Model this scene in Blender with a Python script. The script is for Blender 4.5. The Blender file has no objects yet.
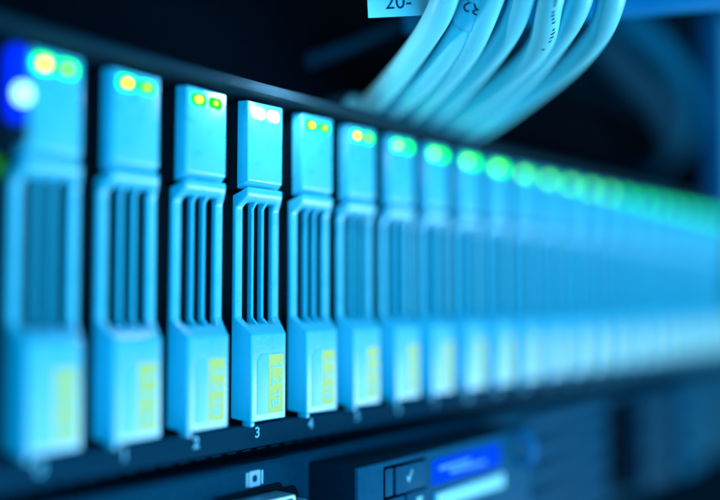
import bpy, bmesh, math, random
from mathutils import Vector, Matrix
random.seed(7)
S = 0.001                                    # everything below is written in millimetres
scene = bpy.context.scene
COL = scene.collection

# ------------------------------------------------------------------ camera
cam = bpy.data.cameras.new('camera')
cam_o = bpy.data.objects.new('camera', cam)
COL.objects.link(cam_o)
scene.camera = cam_o
cam.sensor_fit = 'HORIZONTAL'
cam.sensor_width = 36.0
cam.lens = 843.1 / 720.0 * 36.0
cam_o.location = (-83.46 * S, -141.8 * S, 28.17 * S)
cam_o.rotation_euler = (math.radians(90 + 3.2644), 0, math.radians(-50.233))
cam.clip_start = 0.005
cam.clip_end = 20
cam.dof.use_dof = True
cam.dof.focus_distance = 0.1965
cam.dof.aperture_fstop = 2.45
cam.dof.aperture_blades = 0

# ------------------------------------------------------------------ world and lamps
world = bpy.data.worlds.new('World')
scene.world = world
world.use_nodes = True
bg = world.node_tree.nodes['Background']
bg.inputs['Color'].default_value = (0.0, 0.20, 0.55, 1)
bg.inputs['Strength'].default_value = 0.035


def area(name, loc, target, sx, sy, power, color):
    l = bpy.data.lights.new(name, 'AREA')
    l.shape = 'RECTANGLE'
    l.size, l.size_y = sx, sy
    l.energy = power
    l.color = color
    o = bpy.data.objects.new(name, l)
    COL.objects.link(o)
    o.location = loc
    o.rotation_euler = (Vector(target) - Vector(loc)).to_track_quat('-Z', 'Y').to_euler()
    return o


area('key_lamp', (0.72, -0.62, -0.34), (0.12, 0, 0.035), 0.75, 0.55, 11.2, (0.68, 0.92, 1.0))
area('blue_lamp', (-0.34, -0.80, 0.02), (0.12, 0, 0.04), 0.5, 0.4, 9.0, (0.0, 0.62, 1.0))

scene.render.engine = 'CYCLES'
scene.cycles.use_denoising = True
scene.cycles.max_bounces = 6
scene.cycles.sample_clamp_indirect = 4.0
vs = scene.view_settings
vs.view_transform = 'Standard'
vs.look = 'None'
vs.exposure = 0.0
vs.gamma = 1.0
vs.use_curve_mapping = False


# ------------------------------------------------------------------ materials
def mat(name, color, rough=0.5, metal=0.0, var=0.08, bump=0.0, scale=900.0, spec=0.5, rvar=0.08, tint=None):
    m = bpy.data.materials.new(name)
    m.use_nodes = True
    nt = m.node_tree
    b = nt.nodes['Principled BSDF']
    tc = nt.nodes.new('ShaderNodeTexCoord')
    n = nt.nodes.new('ShaderNodeTexNoise')
    n.inputs['Scale'].default_value = scale
    n.inputs['Detail'].default_value = 5
    nt.links.new(tc.outputs['Object'], n.inputs['Vector'])
    mix = nt.nodes.new('ShaderNodeMix')
    mix.data_type = 'RGBA'
    mix.inputs['A'].default_value = tuple(c * (1 - var) for c in color) + (1,)
    mix.inputs['B'].default_value = tuple(min(1, c * (1 + var)) for c in color) + (1,)
    nt.links.new(n.outputs['Fac'], mix.inputs['Factor'])
    nt.links.new(mix.outputs['Result'], b.inputs['Base Color'])
    mr = nt.nodes.new('ShaderNodeMapRange')
    mr.inputs['To Min'].default_value = max(0.02, rough - rvar)
    mr.inputs['To Max'].default_value = min(1, rough + rvar)
    nt.links.new(n.outputs['Fac'], mr.inputs['Value'])
    nt.links.new(mr.outputs['Result'], b.inputs['Roughness'])
    b.inputs['Metallic'].default_value = metal
    b.inputs['Specular IOR Level'].default_value = spec if max(color) > 0.21 else spec * 0.08
    if max(color) < 0.21:                    # dark colours: blue tint takes the key lamp's grey out of reflections
        b.inputs['Specular Tint'].default_value = (0.0, 0.45, 1.0, 1)
    if bump:
        n2 = nt.nodes.new('ShaderNodeTexNoise')
        n2.inputs['Scale'].default_value = scale * 5
        n2.inputs['Detail'].default_value = 3
        nt.links.new(tc.outputs['Object'], n2.inputs['Vector'])
        bp = nt.nodes.new('ShaderNodeBump')
        bp.inputs['Strength'].default_value = bump
        bp.inputs['Distance'].default_value = 0.0001
        nt.links.new(n2.outputs['Fac'], bp.inputs['Height'])
        nt.links.new(bp.outputs['Normal'], b.inputs['Normal'])
    return m


def emit(name, color, strength):
    m = bpy.data.materials.new(name)
    m.use_nodes = True
    b = m.node_tree.nodes['Principled BSDF']
    b.inputs['Base Color'].default_value = (0.0, 0.0, 0.0, 1)
    b.inputs['Specular IOR Level'].default_value = 0.0
    b.inputs['Emission Color'].default_value = tuple(color) + (1,)
    b.inputs['Emission Strength'].default_value = strength
    return m


M = dict(
    shell=mat('painted_plastic', (0.06, 0.58, 0.86), 0.30, 0.0, 0.07, 0.3, 350, 0.85, 0.12),
    slat=mat('slat_plastic', (0.02, 0.55, 0.82), 0.33, 0.0, 0.05, 0.15, 700, 0.4),
    body=mat('dark_carrier_metal', (0.004, 0.012, 0.02), 0.6, 0.0, 0.2, 0.0, 900, 0.1),
    chassis=mat('black_blue_steel', (0.004, 0.02, 0.04), 0.5, 0.0, 0.2, 0.5, 600, 0.15),
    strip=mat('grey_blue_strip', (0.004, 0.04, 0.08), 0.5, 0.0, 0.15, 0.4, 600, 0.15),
    black=mat('black_void', (0.0012, 0.003, 0.006), 0.9, 0.0, 0.2, 0.0, 300, 0.1),
    lip=mat('lip_paint', (0.014, 0.038, 0.06), 0.45, 0.0, 0.15, 0.4, 600, 0.25),
    panel=mat('textured_panel', (0.002, 0.055, 0.11), 0.5, 0.0, 0.3, 0.9, 500, 0.15),
    box=mat('control_box_paint', (0.002, 0.09, 0.19), 0.42, 0.0, 0.2, 0.7, 500, 0.2),
    sticker=mat('pale_sticker', (0.22, 0.70, 0.88), 0.45, 0.0, 0.03, 0.0, 800),
    yellow=mat('yellow_print', (0.78, 0.70, 0.18), 0.6, 0.0, 0.05, 0.0, 1500),
    olive=mat('faint_print', (0.45, 0.62, 0.45), 0.6, 0.0, 0.05),
    white=mat('white_print', (0.14, 0.60, 0.85), 0.6, 0.0, 0.03),
    cable=mat('cable_jacket', (0.20, 0.76, 0.94), 0.30, 0.0, 0.08, 0.35, 180, 0.3),
    tag=mat('tag_vinyl', (0.15, 0.66, 0.90), 0.5, 0.0, 0.06, 0.2, 300),
    ink=mat('dark_ink', (0.006, 0.035, 0.09), 0.6, 0.0, 0.1),
    metal=mat('connector_metal', (0.20, 0.55, 0.70), 0.35, 0.6, 0.1, 0.2),
    bright=mat('bright_trim', (0.08, 0.50, 0.75), 0.4, 0.0, 0.1),
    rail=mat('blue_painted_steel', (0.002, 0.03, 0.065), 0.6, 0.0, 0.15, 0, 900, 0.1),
    railb=mat('blue_plastic', (0.0, 0.20, 0.48), 0.55, 0.0, 0.15, 0, 900, 0.1),
    plug=mat('smoky_plug', (0.01, 0.04, 0.07), 0.3, 0.0, 0.1, 0, 900, 0.2),
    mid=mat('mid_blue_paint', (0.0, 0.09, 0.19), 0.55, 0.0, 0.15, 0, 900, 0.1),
    led_y=emit('led_hot_core', (1.0, 0.92, 0.04), 8.0),
    led_r=emit('led_lime_core', (0.60, 1.0, 0.08), 4.0),
    led_g=emit('led_green', (0.002, 1.0, 0.004), 5.5),
    led_f=emit('led_soft_green', (0.35, 1.0, 0.25), 9.0),
    led_t=emit('led_faint_green', (0.003, 1.0, 0.10), 3.0),
    led_w=emit('led_white', (0.75, 1.0, 0.85), 30.0),
    led_v=emit('led_pale', (0.55, 1.0, 0.85), 7.0),
    led_b=emit('led_blue_halo', (0.0, 0.02, 1.0), 2.2),
    led_c=emit('led_cyan_core', (0.30, 0.85, 1.0), 5.0),
    led_d=emit('led_dim_green', (0.02, 0.5, 0.02), 0.6),
    lcd=emit('lcd_blue', (0.0, 0.075, 1.0), 1.0),
    lcdt=emit('lcd_light', (0.06, 0.38, 1.0), 1.3),
)


# ------------------------------------------------------------------ helpers
def tag(o, label=None, cat=None, group=None, kind=None):
    if label: o['label'] = label
    if cat: o['category'] = cat
    if group: o['group'] = group
    if kind: o['kind'] = kind
    return o


def empty(name, loc=(0, 0, 0)):
    o = bpy.data.objects.new(name, None)
    COL.objects.link(o)
    o.empty_display_size = 0.01
    o.location = Vector(loc) * S
    return o


def link(name, me, m, parent=None, loc=(0, 0, 0), rot=(0, 0, 0)):
    o = bpy.data.objects.new(name, me)
    COL.objects.link(o)
    if m is not None and not me.materials:
        me.materials.append(m)
    o.parent = parent
    o.location = Vector(loc) * S
    o.rotation_euler = rot
    return o


def finish(bm, name, bevel=0.0, seg=2, smooth=True, angle=28):
    bmesh.ops.remove_doubles(bm, verts=bm.verts, dist=1e-4)
    bmesh.ops.recalc_face_normals(bm, faces=bm.faces)
    if bevel > 0:
        ed = [e for e in bm.edges if len(e.link_faces) == 2 and e.calc_face_angle(0) > math.radians(angle)]
        bmesh.ops.bevel(bm, geom=ed, offset=bevel, segments=seg, profile=0.5, affect='EDGES', clamp_overlap=True)
    bm.normal_update()
    me = bpy.data.meshes.new(name)
    for v in bm.verts:
        v.co *= S
    bm.to_mesh(me)
    bm.free()
    if smooth:
        for p in me.polygons:
            p.use_smooth = True
        try:
            me.set_sharp_from_angle(angle=math.radians(38))
        except Exception:
            pass
    return me


def add_hexa(bm, p):
    """p: 8 points, bottom ring 0-3, top ring 4-7."""
    v = [bm.verts.new(q) for q in p]
    for f in ((0, 3, 2, 1), (4, 5, 6, 7), (0, 1, 5, 4), (1, 2, 6, 5), (2, 3, 7, 6), (3, 0, 4, 7)):
        bm.faces.new([v[i] for i in f])


def add_box(bm, x0, x1, y0, y1, z0, z1):
    add_hexa(bm, [(x0, y0, z0), (x1, y0, z0), (x1, y1, z0), (x0, y1, z0),
                  (x0, y0, z1), (x1, y0, z1), (x1, y1, z1), (x0, y1, z1)])


def box(name, x0, x1, y0, y1, z0, z1, m, parent=None, bevel=0.25, seg=2, loc=(0, 0, 0), rot=(0, 0, 0)):
    bm = bmesh.new()
    add_box(bm, x0, x1, y0, y1, z0, z1)
    return link(name, finish(bm, name, bevel, seg), m, parent, loc, rot)


def add_prism_xz(bm, pts, y0, y1):
    """polygon in x,z extruded from y0 to y1"""
    a = [bm.verts.new((x, y0, z)) for x, z in pts]
    b = [bm.verts.new((x, y1, z)) for x, z in pts]
    bm.faces.new(a)
    bm.faces.new(list(reversed(b)))
    n = len(pts)
    for i in range(n):
        j = (i + 1) % n
        bm.faces.new((a[i], b[i], b[j], a[j]))


def rrect(x0, x1, z0, z1, r, n=5):
    pts = []
    for cx, cz, a0 in ((x1 - r, z1 - r, 0), (x0 + r, z1 - r, 90), (x0 + r, z0 + r, 180), (x1 - r, z0 + r, 270)):
        for k in range(n):
            a = math.radians(a0 + 90 * k / (n - 1))
            pts.append((cx + r * math.cos(a), cz + r * math.sin(a)))
    return pts


def prism(name, pts, y0, y1, m, parent=None, bevel=0.0, loc=(0, 0, 0), rot=(0, 0, 0)):
    bm = bmesh.new()
    add_prism_xz(bm, pts, y0, y1)
    return link(name, finish(bm, name, bevel), m, parent, loc, rot)


_tc = {}


def text_mesh(body, size, ext=0.03, align='CENTER', bold=0.0):
    """flat lettering facing -Y, upright in XZ, centred; millimetres in, metres out"""
    k = (body, size, ext, align, bold)
    if k in _tc:
        return _tc[k]
    cu = bpy.data.curves.new('lettering', 'FONT')
    cu.body = body
    cu.size = size
    cu.extrude = ext
    cu.offset = bold
    cu.align_x = align
    cu.align_y = 'CENTER'
    cu.resolution_u = 4
    o = bpy.data.objects.new('lettering_tmp', cu)
    COL.objects.link(o)
    dg = bpy.context.evaluated_depsgraph_get()
    me = bpy.data.meshes.new_from_object(o.evaluated_get(dg))
    bpy.data.objects.remove(o)
    me.transform(Matrix.Rotation(math.radians(90), 4, 'X'))
    me.transform(Matrix.Scale(S, 4))
    _tc[k] = me
    return me


def catmull(P, n=10):
    P = [Vector(p) for p in P]
    Q = [P[0] * 2 - P[1]] + P + [P[-1] * 2 - P[-2]]
    out = []
    for i in range(1, len(Q) - 2):
        for k in range(n):
            t = k / n
            a, b, c, d = Q[i - 1:i + 3]
            out.append(0.5 * ((2 * b) + (c - a) * t + (2 * a - 5 * b + 4 * c - d) * t * t + (3 * b - a - 3 * c + d) * t ** 3))
    out.append(P[-1])
    return out


def frames(path):
    T = [(path[min(i + 1, len(path) - 1)] - path[max(i - 1, 0)]).normalized() for i in range(len(path))]
    u = T[0].orthogonal().normalized()
    out = []
    for p, t in zip(path, T):
        u = (u - t * u.dot(t)).normalized()
        out.append((p, t, u, t.cross(u)))
    return out


def add_tube(bm, path, r, seg=20, cap=True):
    rings = []
    for i, (p, t, u, w) in enumerate(frames(path)):
        rr = r[i] if isinstance(r, (list, tuple)) else r
        rings.append([bm.verts.new(p + (u * math.cos(a) + w * math.sin(a)) * rr)
                      for a in (2 * math.pi * k / seg for k in range(seg))])
    for a, b in zip(rings, rings[1:]):
        for k in range(seg):
            bm.faces.new((a[k], a[(k + 1) % seg], b[(k + 1) % seg], b[k]))
    if cap:
        bm.faces.new(list(reversed(rings[0])))
        bm.faces.new(rings[-1])


def copy_tree(o, parent=None):
    c = o.copy()
    COL.objects.link(c)
    c.parent = parent
    for ch in [x for x in list(bpy.data.objects) if x.parent is o]:
        copy_tree(ch, c)
    return c


# ================================================================== the setting: inside of the rack
bm = bmesh.new()
add_box(bm, -260, 620, 330, 336, -160, 420)
tag(link('back_wall', finish(bm, 'back_wall'), M['black']), 'black rear wall of the equipment rack', 'wall', kind='structure')

# ================================================================== storage enclosure that holds the drives
PITCH = 18.0
NDRV = 24
XL, XR = -9.0, 423.0
enc = empty('storage_enclosure', (0, 4, -8))
tag(enc, 'dark storage enclosure with a long row of pale blue drives and white slot numerals', 'storage enclosure')
E0 = (0, -4, 8)                              # back to world millimetres for the parts
bm = bmesh.new()
add_prism = [(-1.2, 75.4), (-1.2, 77.0), (-0.4, 78.2), (40, 78.2), (40, 75.4)]
a = [bm.verts.new((-32, y, z)) for y, z in add_prism]
b = [bm.verts.new((446, y, z)) for y, z in add_prism]
bm.faces.new(a); bm.faces.new(list(reversed(b)))
for i in range(5):
    bm.faces.new((a[i], b[i], b[(i + 1) % 5], a[(i + 1) % 5]))
link('top_lip', finish(bm, 'top_lip', 0.3), M['lip'], enc, E0)
box('top_cover', -32, 446, 40.3, 110, 75.4, 78.0, M['chassis'], enc, 0.2, loc=E0)
strip = box('numeral_strip', -32, 446, 2.6, 9, -6.3, -0.9, M['strip'], enc, 0.5, 3, loc=E0)
flange = box('bottom_flange', -32, 446, 7.0, 12, -9.6, -6.4, M['black'], enc, 0.1, loc=E0)
box('bay_floor', -9, 423, 9.2, 110, -2.2, -0.6, M['black'], enc, 0.1, loc=E0)
box('bay_rear', -32, 446, 110.3, 114, -8, 78, M['black'], enc, 0.1, loc=E0)
for i in range(NDRV):                        # numerals 0-23 printed on the strip
    link('numeral', text_mesh(str(i), 3.4, 0.03, 'CENTER', 0.07), M['white'], strip, (i * PITCH - 1.1, 2.55, -2.95))
mesh_div = None
for i in range(NDRV + 1):
    if mesh_div is None:
        bm = bmesh.new()
        add_box(bm, -0.45, 0.45, 8.5, 108, -0.4, 75.2)
        mesh_div = finish(bm, 'divider', 0.1)
    link('divider', mesh_div, M['chassis'], enc, (i * PITCH - 9 + E0[0], E0[1], E0[2]))
mesh_slot = None
for i in range(56):                          # little bright-rimmed slots in the recess below the strip
    if mesh_slot is None:
        bm = bmesh.new()
        add_prism_xz(bm, rrect(-1.35, 1.35, -0.16, 0.16, 0.15, 4), -0.12, 0.12)
        mesh_slot = finish(bm, 'vent_slot')
    link('vent_slot', mesh_slot, M['strip'], flange, (-20 + i * 4.6, 6.95, -7.6))
ear = box('mounting_ear', -32, -9.4, 2.6, 9, -0.7, 75.2, M['chassis'], enc, 0.6, 3, loc=E0)
box('mounting_ear', 423.6, 446, 2.6, 9, -0.7, 75.2, M['chassis'], enc, 0.6, 3, loc=E0)


def lens(name, w, h, y0, y1, m, parent, loc, n=6):
    bm = bmesh.new()
    add_prism_xz(bm, rrect(-w / 2, w / 2, -h / 2, h / 2, min(w, h) * 0.42, n), y0, y1)
    return link(name, finish(bm, name, 0.12), m, parent, loc)


pod = box('indicator_pod', -12.0, -7.2, -2.4, 4.0, 55.5, 74.5, M['chassis'], enc, 0.6, 3, loc=E0)
lens('indicator_halo', 3.5, 13.0, -0.3, 0.2, M['led_b'], pod, (-9.9, -2.4, 65.6))  # glowing plate stands in for the blue halo round the light
lens('indicator_light', 2.5, 2.9, -0.5, 0.1, M['led_c'], pod, (-8.9, -2.6, 64.0))
lens('indicator_light', 2.0, 3.0, -0.3, 0.2, M['led_d'], ear, (-10.6, 2.5, 51.5))



# ================================================================== drive carriers
def hwf(y):
    return 7.4 if y >= 4 else 5.6 + (y / 4.0) ** 1.3 * 1.8


def make_drive():
    root = empty('drive_carrier')
    # body that goes back into the bay
    bm = bmesh.new()
    add_box(bm, -6.3, 6.3, 4.7, 96, 53.4, 73.6)
    add_box(bm, -6.3, 6.3, 11.5, 95, 19.0, 54.0)
    add_box(bm, -6.3, 6.3, 4.7, 96, 0.6, 19.4)
    link('carrier_body', finish(bm, 'carrier_body'), M['body'], root)
    # release cap on top, slanted lower edge, drafted sides
    bm = bmesh.new()
    f, bk = 5.6, 6.4
    add_hexa(bm, [(-f, 1.6, 55.3), (f, 1.6, 55.3), (bk, 4.6, 53.5), (-bk, 4.6, 53.5),
                  (-f, 1.6, 74.0), (f, 1.6, 74.0), (bk, 4.6, 74.2), (-bk, 4.6, 74.2)])
    cap = link('release_cap', finish(bm, 'release_cap', 0.38, 3), M['shell'], root)
    for x, w, h, c in ((-2.35, 4.3, 2.9, 1.6), (2.35, 4.0, 2.7, 1.1)):
        sl_ = lens('status_light', w, h, -0.15, 0.3, M['led_g'], root, (x, 1.6, 71.4))  # lens enlarged so its green glow stands in for the halo
        lens('light_core', c, c * 0.75, -0.3, 0.0, M['led_y' if x < 0 else 'led_r'], sl_, (0, 0, 0))
    # handle frame: recessed grille face between two ramps, three slots
    rows = [(1.5, 53.9, 52.0), (1.5, 52.1, 51.0), (2.6, 50.7, 50.2), (4.0, 49.1, 49.1), (4.0, 23.6, 23.6), (2.3, 22.05, 22.6), (0.0, 20.0, 20.0), (0.0, 0.0, 0.7)]
    hw = [5.65, 5.65, 6.3, 7.0, 7.0, 6.35, 5.6, 5.6]
    YB = 5.4
    inner = 4.55                              # half width of the opening
    cols = [-1, None, None, 1]
    bm = bmesh.new()
    F, B = [], []
    for r, (y, z, zb) in enumerate(rows):
        xs = [-hw[r], -inner * hw[r] / 7.0 - 0.12, inner * hw[r] / 7.0 + 0.12, hw[r]]
        F.append([bm.verts.new((x, y, z)) for x in xs])
        xb = [-7.0, -inner, inner, 7.0]
        B.append([bm.verts.new((x, YB, zb)) for x in xb])
    nr = len(rows)
    for r in range(nr - 1):
        for c in range(3):
            if c == 1 and 2 <= r <= 4:
                continue
            bm.faces.new((F[r][c], F[r][c + 1], F[r + 1][c + 1], F[r + 1][c]))
            bm.faces.new((B[r][c + 1], B[r][c], B[r + 1][c], B[r + 1][c + 1]))
        bm.faces.new((F[r][0], F[r + 1][0], B[r + 1][0], B[r][0]))
        bm.faces.new((F[r + 1][3], F[r][3], B[r][3], B[r + 1][3]))
        if 2 <= r <= 4:
            bm.faces.new((F[r + 1][1], F[r][1], B[r][1], B[r + 1][1]))
            bm.faces.new((F[r][2], F[r + 1][2], B[r + 1][2], B[r][2]))
    for c in range(3):
        bm.faces.new((F[0][c + 1], F[0][c], B[0][c], B[0][c + 1]))
        bm.faces.new((F[-1][c], F[-1][c + 1], B[-1][c + 1], B[-1][c]))
    bm.faces.new((F[2][1], F[2][2], B[2][2], B[2][1]))
    bm.faces.new((F[5][2], F[5][1], B[5][1], B[5][2]))
    frame = link('front_frame', finish(bm, 'front_frame', 0.42, 3, angle=20), M['shell'], root)
    # two slats bent at both ends like the frame
    me = None
    for x in (-1.6, 1.6):
        if me is None:
            bm = bmesh.new()
            pr = [(2.5, 51.0, 51.0), (4.05, 49.1, 49.5), (4.05, 23.7, 23.3), (2.0, 21.9, 21.9)]
            vv = []
            for y, z, zb in pr:
                vv.append([bm.verts.new(q) for q in ((-0.42, y, z), (0.42, y, z), (0.42, 5.5, zb), (-0.42, 5.5, zb))])
            for p, q in zip(vv, vv[1:]):
                for k in range(4):
                    bm.faces.new((p[k], p[(k + 1) % 4], q[(k + 1) % 4], q[k]))
            bm.faces.new(list(reversed(vv[0])))
            bm.faces.new(vv[-1])
            me = finish(bm, 'slat', 0.2, 2, angle=20)
        link('slat', me, M['slat'], frame, (x, 0, 0))
    bm = bmesh.new()
    add_box(bm, -5.4, -4.1, 0.25, 3.2, -1.0, 0.3)
    link('foot', finish(bm, 'foot', 0.3, 2), M['shell'], frame)
    # sticker with a cut corner
    st = prism('capacity_label', [(-3.7, 1.6), (4.55, 1.6), (4.55, 15.3), (-2.4, 15.3), (-3.7, 13.9)], -0.13, 0.15, M['sticker'], root, 0.08)
    prism('yellow_band', [(-0.2, 1.75), (4.4, 1.75), (4.4, 15.15), (-0.2, 15.15)], -0.17, -0.05, M['yellow'], st)
    R = (0, math.radians(90), 0)
    link('lettering', text_mesh('1.2', 4.6, 0.03, 'CENTER', 0.05), M['sticker'], st, (2.15, -0.19, 10.55), R)
    me1 = text_mesh('1.2', 4.6, 0.03, 'CENTER', 0.05)
    xm, zm = min(v.co.x for v in me1.vertices) / S, max(v.co.z for v in me1.vertices) / S
    prism('lettering', [(xm + 0.04, zm), (xm - 0.75, zm - 0.7), (xm - 0.75, zm - 1.15), (xm + 0.04, zm - 0.62)], -0.03, 0.03, M['sticker'], st, 0, (2.15, -0.19, 10.55), R)
    link('lettering', text_mesh('TB', 3.4, 0.03, 'CENTER', 0.04), M['sticker'], st, (1.85, -0.19, 4.9), R)
    link('lettering', text_mesh('10k', 1.9, 0.02), M['olive'], st, (-1.9, -0.14, 8.6), R)
    # spring clip on the right flank
    bm = bmesh.new()
    add_tube(bm, catmull([(7.2, 9, 9), (8.3, 7.6, 9.6), (8.4, 7.2, 12.6), (7.2, 8.5, 13.4)], 6), 0.32, 8)
    link('spring_clip', finish(bm, 'spring_clip'), M['metal'], root)
    return root


ORD = ('first second third fourth fifth sixth seventh eighth ninth tenth eleventh twelfth thirteenth fourteenth fifteenth '
       'sixteenth seventeenth eighteenth nineteenth twentieth twenty-first twenty-second twenty-third twenty-fourth').split()
LOOK = {0: 'leftmost and largest drive carrier, strongly blurred, beside the blue indicator light',
        1: 'blurred pale blue drive carrier, second from the left, slot numeral 1 under it',
        2: 'slightly blurred drive carrier, third from the left, glint above its yellow label',
        3: 'sharply focused drive carrier with white-lit status lights, numeral 3 below its 1.2TB label',
        4: 'drive carrier just right of the sharpest one, its 1.2TB label slightly soft'}
proto = make_drive()
drives = [proto] + [copy_tree(proto) for _ in range(NDRV - 1)]
for i, d in enumerate(drives):
    d.location = ((i * PITCH + random.uniform(-0.12, 0.12)) * S, random.uniform(-0.18, 0.18) * S, random.uniform(-0.1, 0.1) * S)
    d.rotation_euler = (0, math.radians(random.uniform(-0.2, 0.2)), math.radians(random.uniform(-0.35, 0.35)))
    if i == 3:
        d.location, d.rotation_euler = (i * PITCH * S, 0, 0), (0, 0, 0)
    tag(d, LOOK.get(i, 'blurred pale blue drive carrier, %s from the left in the row' % ORD[i]), 'drive carrier', 'drive carriers in the storage enclosure')


def relight(d, lens_m, cores):
    k = 0
    for c in sorted((c for c in d.children if c.name.startswith('status_light')), key=lambda c: c.location.x):
        for o, m in ((c, lens_m), (c.children[0], cores[k])):
            o.data = o.data.copy()
            o.data.materials.clear()
            o.data.materials.append(m)
        k += 1


relight(drives[3], M['led_v'], (M['led_w'], M['led_w']))
for i in range(6, NDRV):                       # farther lights: their fading along the row is put into emission colours
    relight(drives[i], M['led_g'] if i < 10 else M['led_t'], (M['led_f'] if i < 15 else M['led_g'], M['led_g']))
pl_ = bpy.data.lights.new('glow_fill_lamp', 'POINT')  # added point lamp floating before the status lights, brightens the lip as glow
pl_.energy = 0.034
pl_.color = (0.75, 0.92, 1.0)
pl_.shadow_soft_size = 0.0015
po = bpy.data.objects.new('glow_fill_lamp', pl_)
COL.objects.link(po)
po.parent = drives[3]
po.location = Vector((0, -9.5, 80.5)) * S

# ================================================================== server below
srv = empty('rack_server', (0, 4, -54))
tag(srv, 'dark rack server below the drives with video port, control box and blue display', 'server')
V0 = (0, -4, 54)
bm = bmesh.new()
pf = [(0.9, -9.2), (0.0, -10.1), (0.0, -54), (10, -54), (10, -9.2)]
a = [bm.verts.new((-32, y, z)) for y, z in pf]
b = [bm.verts.new((446, y, z)) for y, z in pf]
bm.faces.new(a); bm.faces.new(list(reversed(b)))
for i in range(5):
    bm.faces.new((a[i], b[i], b[(i + 1) % 5], a[(i + 1) % 5]))
panel = link('front_panel', finish(bm, 'front_panel', 0.25), M['panel'], srv, V0)
box('case', -32, 446, 10.3, 110, -54, -10.2, M['chassis'], srv, 0.3, loc=V0)
# screen symbol
ic = empty('screen_symbol'); ic.parent = srv; ic.location = Vector((49.7, -0.05 - 4, -12.5 + 54)) * S
bm = bmesh.new()
o_, i_ = rrect(-1.7, 1.7, -1.75, 1.75, 0.35, 6), rrect(-0.75, 0.75, -0.8, 0.8, 0.6, 6)
for y in (-0.06, 0.06):
    pass
va = [[bm.verts.new((x, y, z)) for x, z in o_] for y in (-0.05, 0.1)]
vb = [[bm.verts.new((x, y, z)) for x, z in i_] for y in (-0.05, 0.1)]
n = len(o_)
for k in range(n):
    j = (k + 1) % n
    bm.faces.new((va[0][k], va[0][j], vb[0][j], vb[0][k]))
    bm.faces.new((va[0][k], va[1][k], va[1][j], va[0][j]))
    bm.faces.new((vb[0][k], vb[0][j], vb[1][j], vb[1][k]))
link('symbol_screen', finish(bm, 'symbol_screen'), M['bright'], ic)
for s in (-1, 1):
    prism('symbol_bar', [(s * 2.0, -1.55), (s * 2.6, -1.55), (s * 2.6, 1.55), (s * 2.0, 1.55)], -0.05, 0.1, M['bright'], ic)

# video port
vga = empty('video_port'); vga.parent = srv; vga.location = Vector((47.6, -4, -20.6 + 54)) * S


def dshape(w, h, cut, r=1.2):
    c = [(-w / 2, h / 2), (w / 2, h / 2), (w / 2 - cut, -h / 2), (-w / 2 + cut, -h / 2)]
    pts = []
    for k in range(4):
        p, q, s = Vector(c[k]), Vector(c[k - 1]), Vector(c[(k + 1) % 4])
        a, b = p + (q - p).normalized() * r, p + (s - p).normalized() * r
        for t in (0, .25, .5, .75, 1):
            pts.append(tuple((1 - t) ** 2 * a + 2 * t * (1 - t) * p + t * t * b))
    return pts


prism('flange', [(-15.6, -4.0), (-15.6, 3.6), (-14.4, 5.0), (-10.8, 5.0), (-9.8, 6.0), (9.8, 6.0), (10.8, 4.6), (14.4, 4.6), (15.6, 3.2), (15.6, -4.0), (9.8, -5.6), (-9.8, -5.6)], -0.8, 0.6, M['body'], vga, 0.25)
bm = bmesh.new()
oo, ii = dshape(18.2, 9.0, 1.5), dshape(16.6, 7.4, 1.4)
A0 = [bm.verts.new((x, -6.5, z)) for x, z in oo]; A1 = [bm.verts.new((x, 0.2, z)) for x, z in oo]
B0 = [bm.verts.new((x, -6.5, z)) for x, z in ii]; B1 = [bm.verts.new((x, -1.5, z)) for x, z in ii]
n = len(oo)
for k in range(n):
    j = (k + 1) % n
    bm.faces.new((A0[k], A0[j], B0[j], B0[k])); bm.faces.new((A0[k], A1[k], A1[j], A0[j]))
    bm.faces.new((B0[k], B0[j], B1[j], B1[k]))
bm.faces.new(B1)
link('port_shell', finish(bm, 'port_shell', 0.2), M['metal'], vga)
for s in (-1, 1):
    bm = bmesh.new()
    ang = [math.radians(60 * k + 12) for k in range(6)]
    add_prism_xz(bm, [(2.6 * math.cos(t), 2.6 * math.sin(t)) for t in ang], -5.5, -0.7)
    nut = link('hex_nut', finish(bm, 'hex_nut', 0.3), M['metal'], vga, (s * 12.5, 0, 0))
    bm = bmesh.new()
    add_prism_xz(bm, [(1.5 * math.cos(2 * math.pi * k / 16), 1.5 * math.sin(2 * math.pi * k / 16)) for k in range(16)], -5.62, -5.4)
    link('nut_dark_disc', finish(bm, 'nut_dark_disc'), M['black'], nut)  # black disc on the nut face, dark of the bore put in by colour

# control box with buttons and display
cb = empty('control_box'); cb.parent = srv; cb.location = Vector((0, 0, 54)) * S
CB = (0, -4, 0)
add_hexa_ = [(67.9, -14.2, -50), (150, -14.2, -50), (150, 0.2, -50), (67.5, 0.2, -50),
             (67.9, -14.2, -11.1), (150, -14.2, -11.1), (150, 0.2, -11.5), (67.5, 0.2, -11.5)]
bm = bmesh.new()
add_hexa(bm, add_hexa_)
link('box_housing', finish(bm, 'box_housing', 0.3, 3), M['chassis'], cb, CB)
bm = bmesh.new()
add_box(bm, 68.0, 149.9, -15.05, -13.6, -49.8, -11.2)
link('face_plate', finish(bm, 'face_plate', 0.45, 3), M['box'], cb, CB)
prism('button_dark_plate', rrect(77.6, 95.2, -48, -12.3, 0.8), -15.12, -14.5, M['black'], cb, 0.0, CB)  # flat black plate behind the buttons, recess shade put into its colour
bt = prism('button', rrect(81.8, 94.4, -19.6, -13.0, 0.5), -15.7, -14.8, M['box'], cb, 0.2, CB)
bm = bmesh.new()
ck = [(-1.15, 0.1), (-0.8, 0.45), (-0.35, -0.35), (1.15, 1.75), (1.4, 1.6), (-0.25, -1.3)]
add_prism_xz(bm, ck, -0.05, 0.08)
link('check_mark', finish(bm, 'check_mark'), M['white'], bt, (87.2, -15.72, -16.1))
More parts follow.
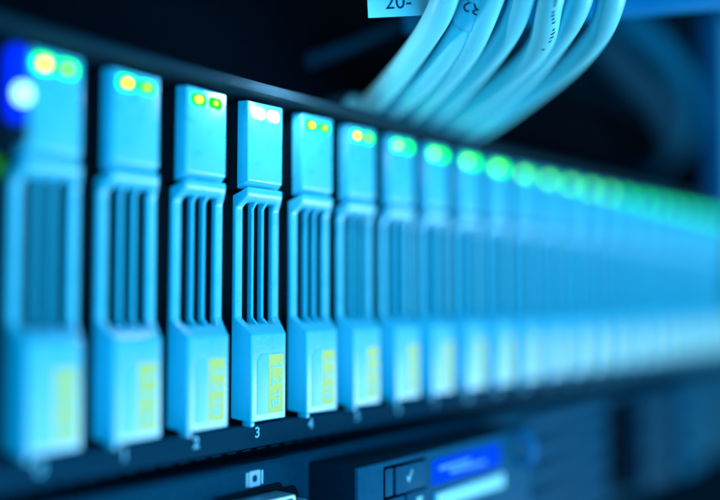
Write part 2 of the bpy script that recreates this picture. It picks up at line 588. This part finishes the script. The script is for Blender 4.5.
bt = prism('button', rrect(78.2, 81.3, -19.6, -13.0, 0.4), -15.2, -14.8, M['box'], cb, 0.15, CB)
bt = prism('button', rrect(78.2, 85.4, -30, -20.2, 0.5), -15.7, -14.8, M['box'], cb, 0.2, CB)
bt = prism('button', rrect(86.0, 94.4, -30, -20.0, 0.5), -15.9, -14.8, M['box'], cb, 0.2, CB)
bm = bmesh.new()
add_prism_xz(bm, [(-1.5, 1.0), (1.5, 1.0), (0, -1.4)], -0.05, 0.08)
link('arrow_mark', finish(bm, 'arrow_mark'), M['white'], bt, (91.2, -15.92, -22.6))
prism('display_bezel', rrect(96.4, 133.4, -21.3, -12.6, 0.8), -15.12, -14.6, M['box'], cb, 0.1, CB)
lcd = prism('display', rrect(97.6, 132.0, -20.2, -13.5, 0.9), -15.2, -14.9, M['lcd'], cb, 0.0, CB)
for x0, x1, z in ((101, 116, -16.2), (106, 124, -17.8)):
    prism('display_line', rrect(x0, x1, z - 0.5, z + 0.5, 0.4), -15.26, -15.1, M['lcdt'], lcd)
bm = bmesh.new()
add_box(bm, 98.6, 133, -15.5, -14.8, -26.2, -22.2)
for k in range(17):
    add_box(bm, 99.2 + k * 2, 100.4 + k * 2, -16.1, -15.45, -25.9, -22.5)
link('ribbed_pull_tab', finish(bm, 'ribbed_pull_tab', 0.0, smooth=False), M['cable'], cb, CB)

# pull handle right of the display
bm = bmesh.new()
add_tube(bm, catmull([(143.5, -13, -12.6), (143.5, -17, -12.9), (143.5, -19, -14.5), (143.5, -19, -19.5), (143.5, -17, -21), (143.5, -13, -21.4)], 6), 1.2, 12)
link('pull_handle', finish(bm, 'pull_handle'), M['railb'], cb, CB)
# perforated grille
gr = empty('grille'); gr.parent = srv; gr.location = Vector((0, 0, 54)) * S
prism('grille_backing', rrect(172, 236, -51, -13.0, 1), -0.3, 0.3, M['black'], gr, 0, CB)
me = None
for k in range(5):
    if me is None:
        bm = bmesh.new(); add_box(bm, 172, 236, -2.2, -0.5, -2.0, 2.0); me = finish(bm, 'grille_bar', 0.3)
    link('grille_bar', me, M['box'], gr, (0, -4, -15.6 - k * 8.6))
me = None
for k in range(21):
    if me is None:
        bm = bmesh.new(); add_box(bm, -0.4, 0.4, -1.5, -0.4, -50.8, -13.2); me = finish(bm, 'grille_rib', 0.15)
    link('grille_rib', me, M['box'], gr, (173 + k * 3.1, -4, 0))
# blank bays and levers at the far end
prism('bay_dark_plate', rrect(239, 262, -51, -13, 1), -0.3, 0.3, M['black'], srv, 0, V0)  # flat black plate on the panel, its colour stands in for a shaded gap
for k in range(3):
    bay = prism('drive_blank', rrect(264, 322, -25.4 - k * 13.2, -14.2 - k * 13.2, 0.8), -6, 0.2, M['panel'], srv, 0.4, V0)
    prism('blank_grip', rrect(300, 321, -24.4 - k * 13.2, -15.2 - k * 13.2, 0.8), -9.2, -5.8, M['mid'], bay, 0.3)

# ================================================================== patch panel above, behind the cables
pp = empty('patch_panel', (250, 34, 78.4))
tag(pp, 'black patch panel above the drive row where the cables plug in', 'patch panel')
P0 = (-250, -34, -78.4)
box('panel_face', -32, 446, 24, 40, 78.6, 121.6, M['black'], pp, 0.4, loc=P0)
PORTS = [(102, 84.0), (109.5, 83.6), (117, 83.6), (125.5, 83.8), (133, 83.2), (141, 82.6), (148.5, 83.6)]
rail = empty('support_rail', (250, 20, 130))
tag(rail, 'dim blue horizontal support rail high behind the cables at upper right', 'rail')
box('rail_bar', 150, 446, 14, 30, 130, 147, M['rail'], rail, 2.5, 3, loc=(-250, -20, -130))
box('rail_channel', 160, 440, 12.9, 14.2, 135, 142, M['chassis'], rail, 0.4, loc=(-250, -20, -130))
duct = empty('vertical_duct', (414, 0, 78.4))
tag(duct, 'blurred blue vertical cable duct above the far right end of the drives', 'cable duct')
box('duct_body', -20, 40, -6, 6, 0.2, 110, M['railb'], duct, 2, 3)
box('duct_cover', -19, 39, -8, -6.2, 4, 104, M['bright'], duct, 0.6, 2)
# thin dark cable slanting behind at upper middle
bm = bmesh.new()
add_tube(bm, catmull([(93, 24, 97), (95, 12, 99), (101, -5, 104.5), (108, -18, 110), (118, -34, 124)], 8), 2.6, 16)
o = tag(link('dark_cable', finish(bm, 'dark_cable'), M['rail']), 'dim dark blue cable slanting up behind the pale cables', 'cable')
bm = bmesh.new()
add_tube(bm, catmull([(214, 6, 150), (232, 0, 133), (262, -2, 124), (296, -2, 116), (330, 4, 104), (344, 18, 96), (346, 25, 95)], 8), 7.0, 16)
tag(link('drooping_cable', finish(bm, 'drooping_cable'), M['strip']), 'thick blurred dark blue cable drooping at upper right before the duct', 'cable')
bm = bmesh.new()
add_tube(bm, catmull([(236, 10, 176), (262, 2, 152), (300, -4, 141), (346, 0, 128), (372, 14, 112), (376, 24.5, 108)], 8), 6.0, 16)
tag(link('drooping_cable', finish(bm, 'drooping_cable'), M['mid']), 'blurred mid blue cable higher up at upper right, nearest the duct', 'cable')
bm = bmesh.new()
add_tube(bm, catmull([(96, -8, 103), (132.1, -47.6, 107.6), (149.4, -68.7, 109.8), (190, -110, 116)], 8), 3.6, 16)
tag(link('blue_cable', finish(bm, 'blue_cable'), M['railb']), 'saturated blue cable crossing the top edge right of the pale bundle', 'cable')

# ================================================================== pale network cables
CABLES = [
    ([(66.2, -43.1, 101.0), (72.0, -37.1, 95.2), (78.1, -28.4, 91.2), (88.4, -11.4, 86.0), (99.5, 7.3, 82.6)], 'pale network cable nearest the white tag, leftmost of the bundle'),
    ([(74.0, -46.4, 102.6), (81.4, -39.1, 96.2), (86.8, -29.3, 89.9), (96.0, -13.6, 84.7), (106.5, 5.7, 82.2)], 'pale network cable with the printed sleeve wrapped round it'),
    ([(74.5, -50.1, 101.8), (81.8, -42.6, 95.5), (89.6, -32.7, 89.9), (101.8, -16.6, 85.6), (114.0, 3.8, 82.3)], 'pale network cable touching the right side of the sleeved cable'),
    ([(78.7, -55.1, 101.8), (86.5, -48.3, 95.5), (96.5, -37.9, 90.5), (110.6, -20.0, 86.2), (123.6, 3.8, 82.5)], 'middle pale network cable, fourth from the left in the bundle'),
    ([(80.5, -60.4, 101.0), (89.0, -54.3, 94.8), (101.6, -44.0, 90.5), (117.6, -25.3, 86.7), (131.1, 2.7, 81.8)], 'pale network cable with small dark print along its jacket, fifth from left'),
    ([(86.5, -64.5, 101.8), (94.9, -58.3, 95.5), (107.3, -47.8, 91.1), (125.2, -28.2, 86.9), (139.6, 2.0, 81.1)], 'pale network cable next to the rightmost one of the bundle'),
    ([(90.4, -69.2, 101.8), (99.7, -64.2, 95.5), (112.4, -54.0, 91.9), (131.8, -33.2, 89.1), (146.6, -0.3, 82.6)], 'rightmost pale network cable of the bundle, with the widest bend'),
]
CR = 3.15
paths = []
for (pts, lab), (px, pz) in zip(CABLES, PORTS):
    P = [Vector(p) for p in pts]
    w = CABLES.index((pts, lab))
    jit = [(0, 0, 0), (0, 0, 0), ((0, 0, 0), (0, 0, 0), (0.8, 1.5, -1.6), (-1.5, 0, 1.4), (1.8, 0, -1.2), (-1.4, 2, 1.2), (0, 0, 0))[w],
           ((0, 0, 0), (0, 0, 0.8), (-0.6, 3, -1.4), (-2.4, 1, 1.8), (-1.5, 2, -0.6), (-3.5, 3, 1.6), (-1.0, 1, 0.4))[w], (0, 0, 0)]
    P = [p + Vector(j) * 0.5 for p, j in zip(P, jit)]
    d = (P[0] - P[1]).normalized()
    up = [P[0] + d * 42 + Vector((-6, 0, 30)), P[0] + d * 18 + Vector((-1, 0, 7))]
    path = catmull(up + P + [Vector((px, 15.0, pz))], 12)
    paths.append(path)
    root = empty('network_cable', (px, 15, pz))
    tag(root, lab, 'cable', 'pale network cables above the drives')
    bm = bmesh.new()
    rr = [CR * (1 + 0.012 * math.sin(k * 0.3 + px)) for k in range(len(path))]
    add_tube(bm, [p - Vector((px, 15, pz)) for p in path], rr, 24)
    link('jacket', finish(bm, 'jacket'), M['cable'], root)
    bm = bmesh.new()
    add_box(bm, -2.9, 2.9, -0.6, 8.8, -2.9, 2.9)
    pl = link('plug', finish(bm, 'plug', 0.5), M['plug'], root)
    bm = bmesh.new()
    add_box(bm, -1.3, 1.3, -0.5, 8, 3.0, 3.6)
    link('latch_tab', finish(bm, 'latch_tab', 0.15), M['plug'], pl)
    if 'print along' in lab:
        bm = bmesh.new()
        fr = frames(path)
        side = Vector((-0.77, -0.64, 0.1))
        for k in range(22, 46):
            if k % 5 == 4:
                continue
            p, t, u, w = fr[k]
            nrm = (side - t * side.dot(t)).normalized()
            b_ = t.cross(nrm)
            base = p + nrm * (rr[k] + 0.02) - Vector((px, 15, pz))
            h = random.uniform(0.35, 0.6)
            q = [base + t * a1 + b_ * a2 + nrm * a3 for a3 in (-0.2, 0.04) for a1, a2 in ((-0.32, -h), (0.32, -h * 0.4), (0.32, h), (-0.1, h * 0.6))]
            add_hexa(bm, q)
        link('jacket_print', finish(bm, 'jacket_print'), M['ink'], root)

# printed tag: flag behind the first cable, sleeve round the second
tg = empty('cable_tag', (74, -26, 95))
tag(tg, 'printed white cable tag with sleeve on the pale cables at the top edge', 'cable tag')
T0 = Vector((74, -26, 95))
TL, BL, BR = Vector((67.6, -18.6, 105.5)), Vector((68.1, -18.2, 94.2)), Vector((80.6, -33.3, 95.1))
ex = (BR - BL).normalized()
ez = (TL - BL); ez = (ez - ex * ez.dot(ex)).normalized()
ey = ez.cross(ex)                                    # away from the reader
RM = Matrix((ex, ey, ez)).transposed()
W, H = (BR - BL).length, 13.0
bm = bmesh.new()
add_box(bm, 0, W, -0.12, 0.12, 0, H)
fl = link('flag', finish(bm, 'flag', 0.08), M['tag'], tg)
fl.matrix_local = Matrix.Translation((BL - T0) * S) @ RM.to_4x4()
link('lettering', text_mesh('20-', 4.9, 0.02, 'LEFT'), M['ink'], fl, (4.0, -0.14, 3.3))
# sleeve on the second cable
pb = paths[1]
k0 = max(k for k in range(len(pb)) if pb[k].z > 93.2)
seg = pb[k0 - 16:k0 + 1]
bm = bmesh.new()
add_tube(bm, [p - T0 for p in seg], CR + 0.42, 28)
sl = link('sleeve', finish(bm, 'sleeve'), M['tag'], tg)
# lettering wrapped onto the sleeve, upside down
base = pb[k0 - 7]
tan = (pb[k0 - 5] - pb[k0 - 7]).normalized()         # runs down the cable
view = Vector((-0.77, -0.64, 0.03))
nrm = (view - tan * view.dot(tan)).normalized()
side = tan.cross(nrm)
camr = Vector((0.64, -0.768, 0))
if side.dot(camr) > 0:
    side = -side                                     # reading direction of rotated lettering: to the left
src = text_mesh('R2-', 4.6, 0.0)
bm = bmesh.new(); bm.from_mesh(src)
bmesh.ops.triangulate(bm, faces=bm.faces)
bmesh.ops.subdivide_edges(bm, edges=bm.edges, cuts=2, use_grid_fill=True)
R_ = CR + 0.5
for v in bm.verts:
    a_, z_ = v.co.x / S, v.co.z / S
    a_ = (a_ + 0.9) / R_
    p = base - T0 + tan * z_ + (nrm * math.cos(a_) + side * math.sin(a_)) * R_
    v.co = p * S
me = bpy.data.meshes.new('sleeve_lettering'); bm.to_mesh(me); bm.free()
link('lettering', me, M['ink'], sl)
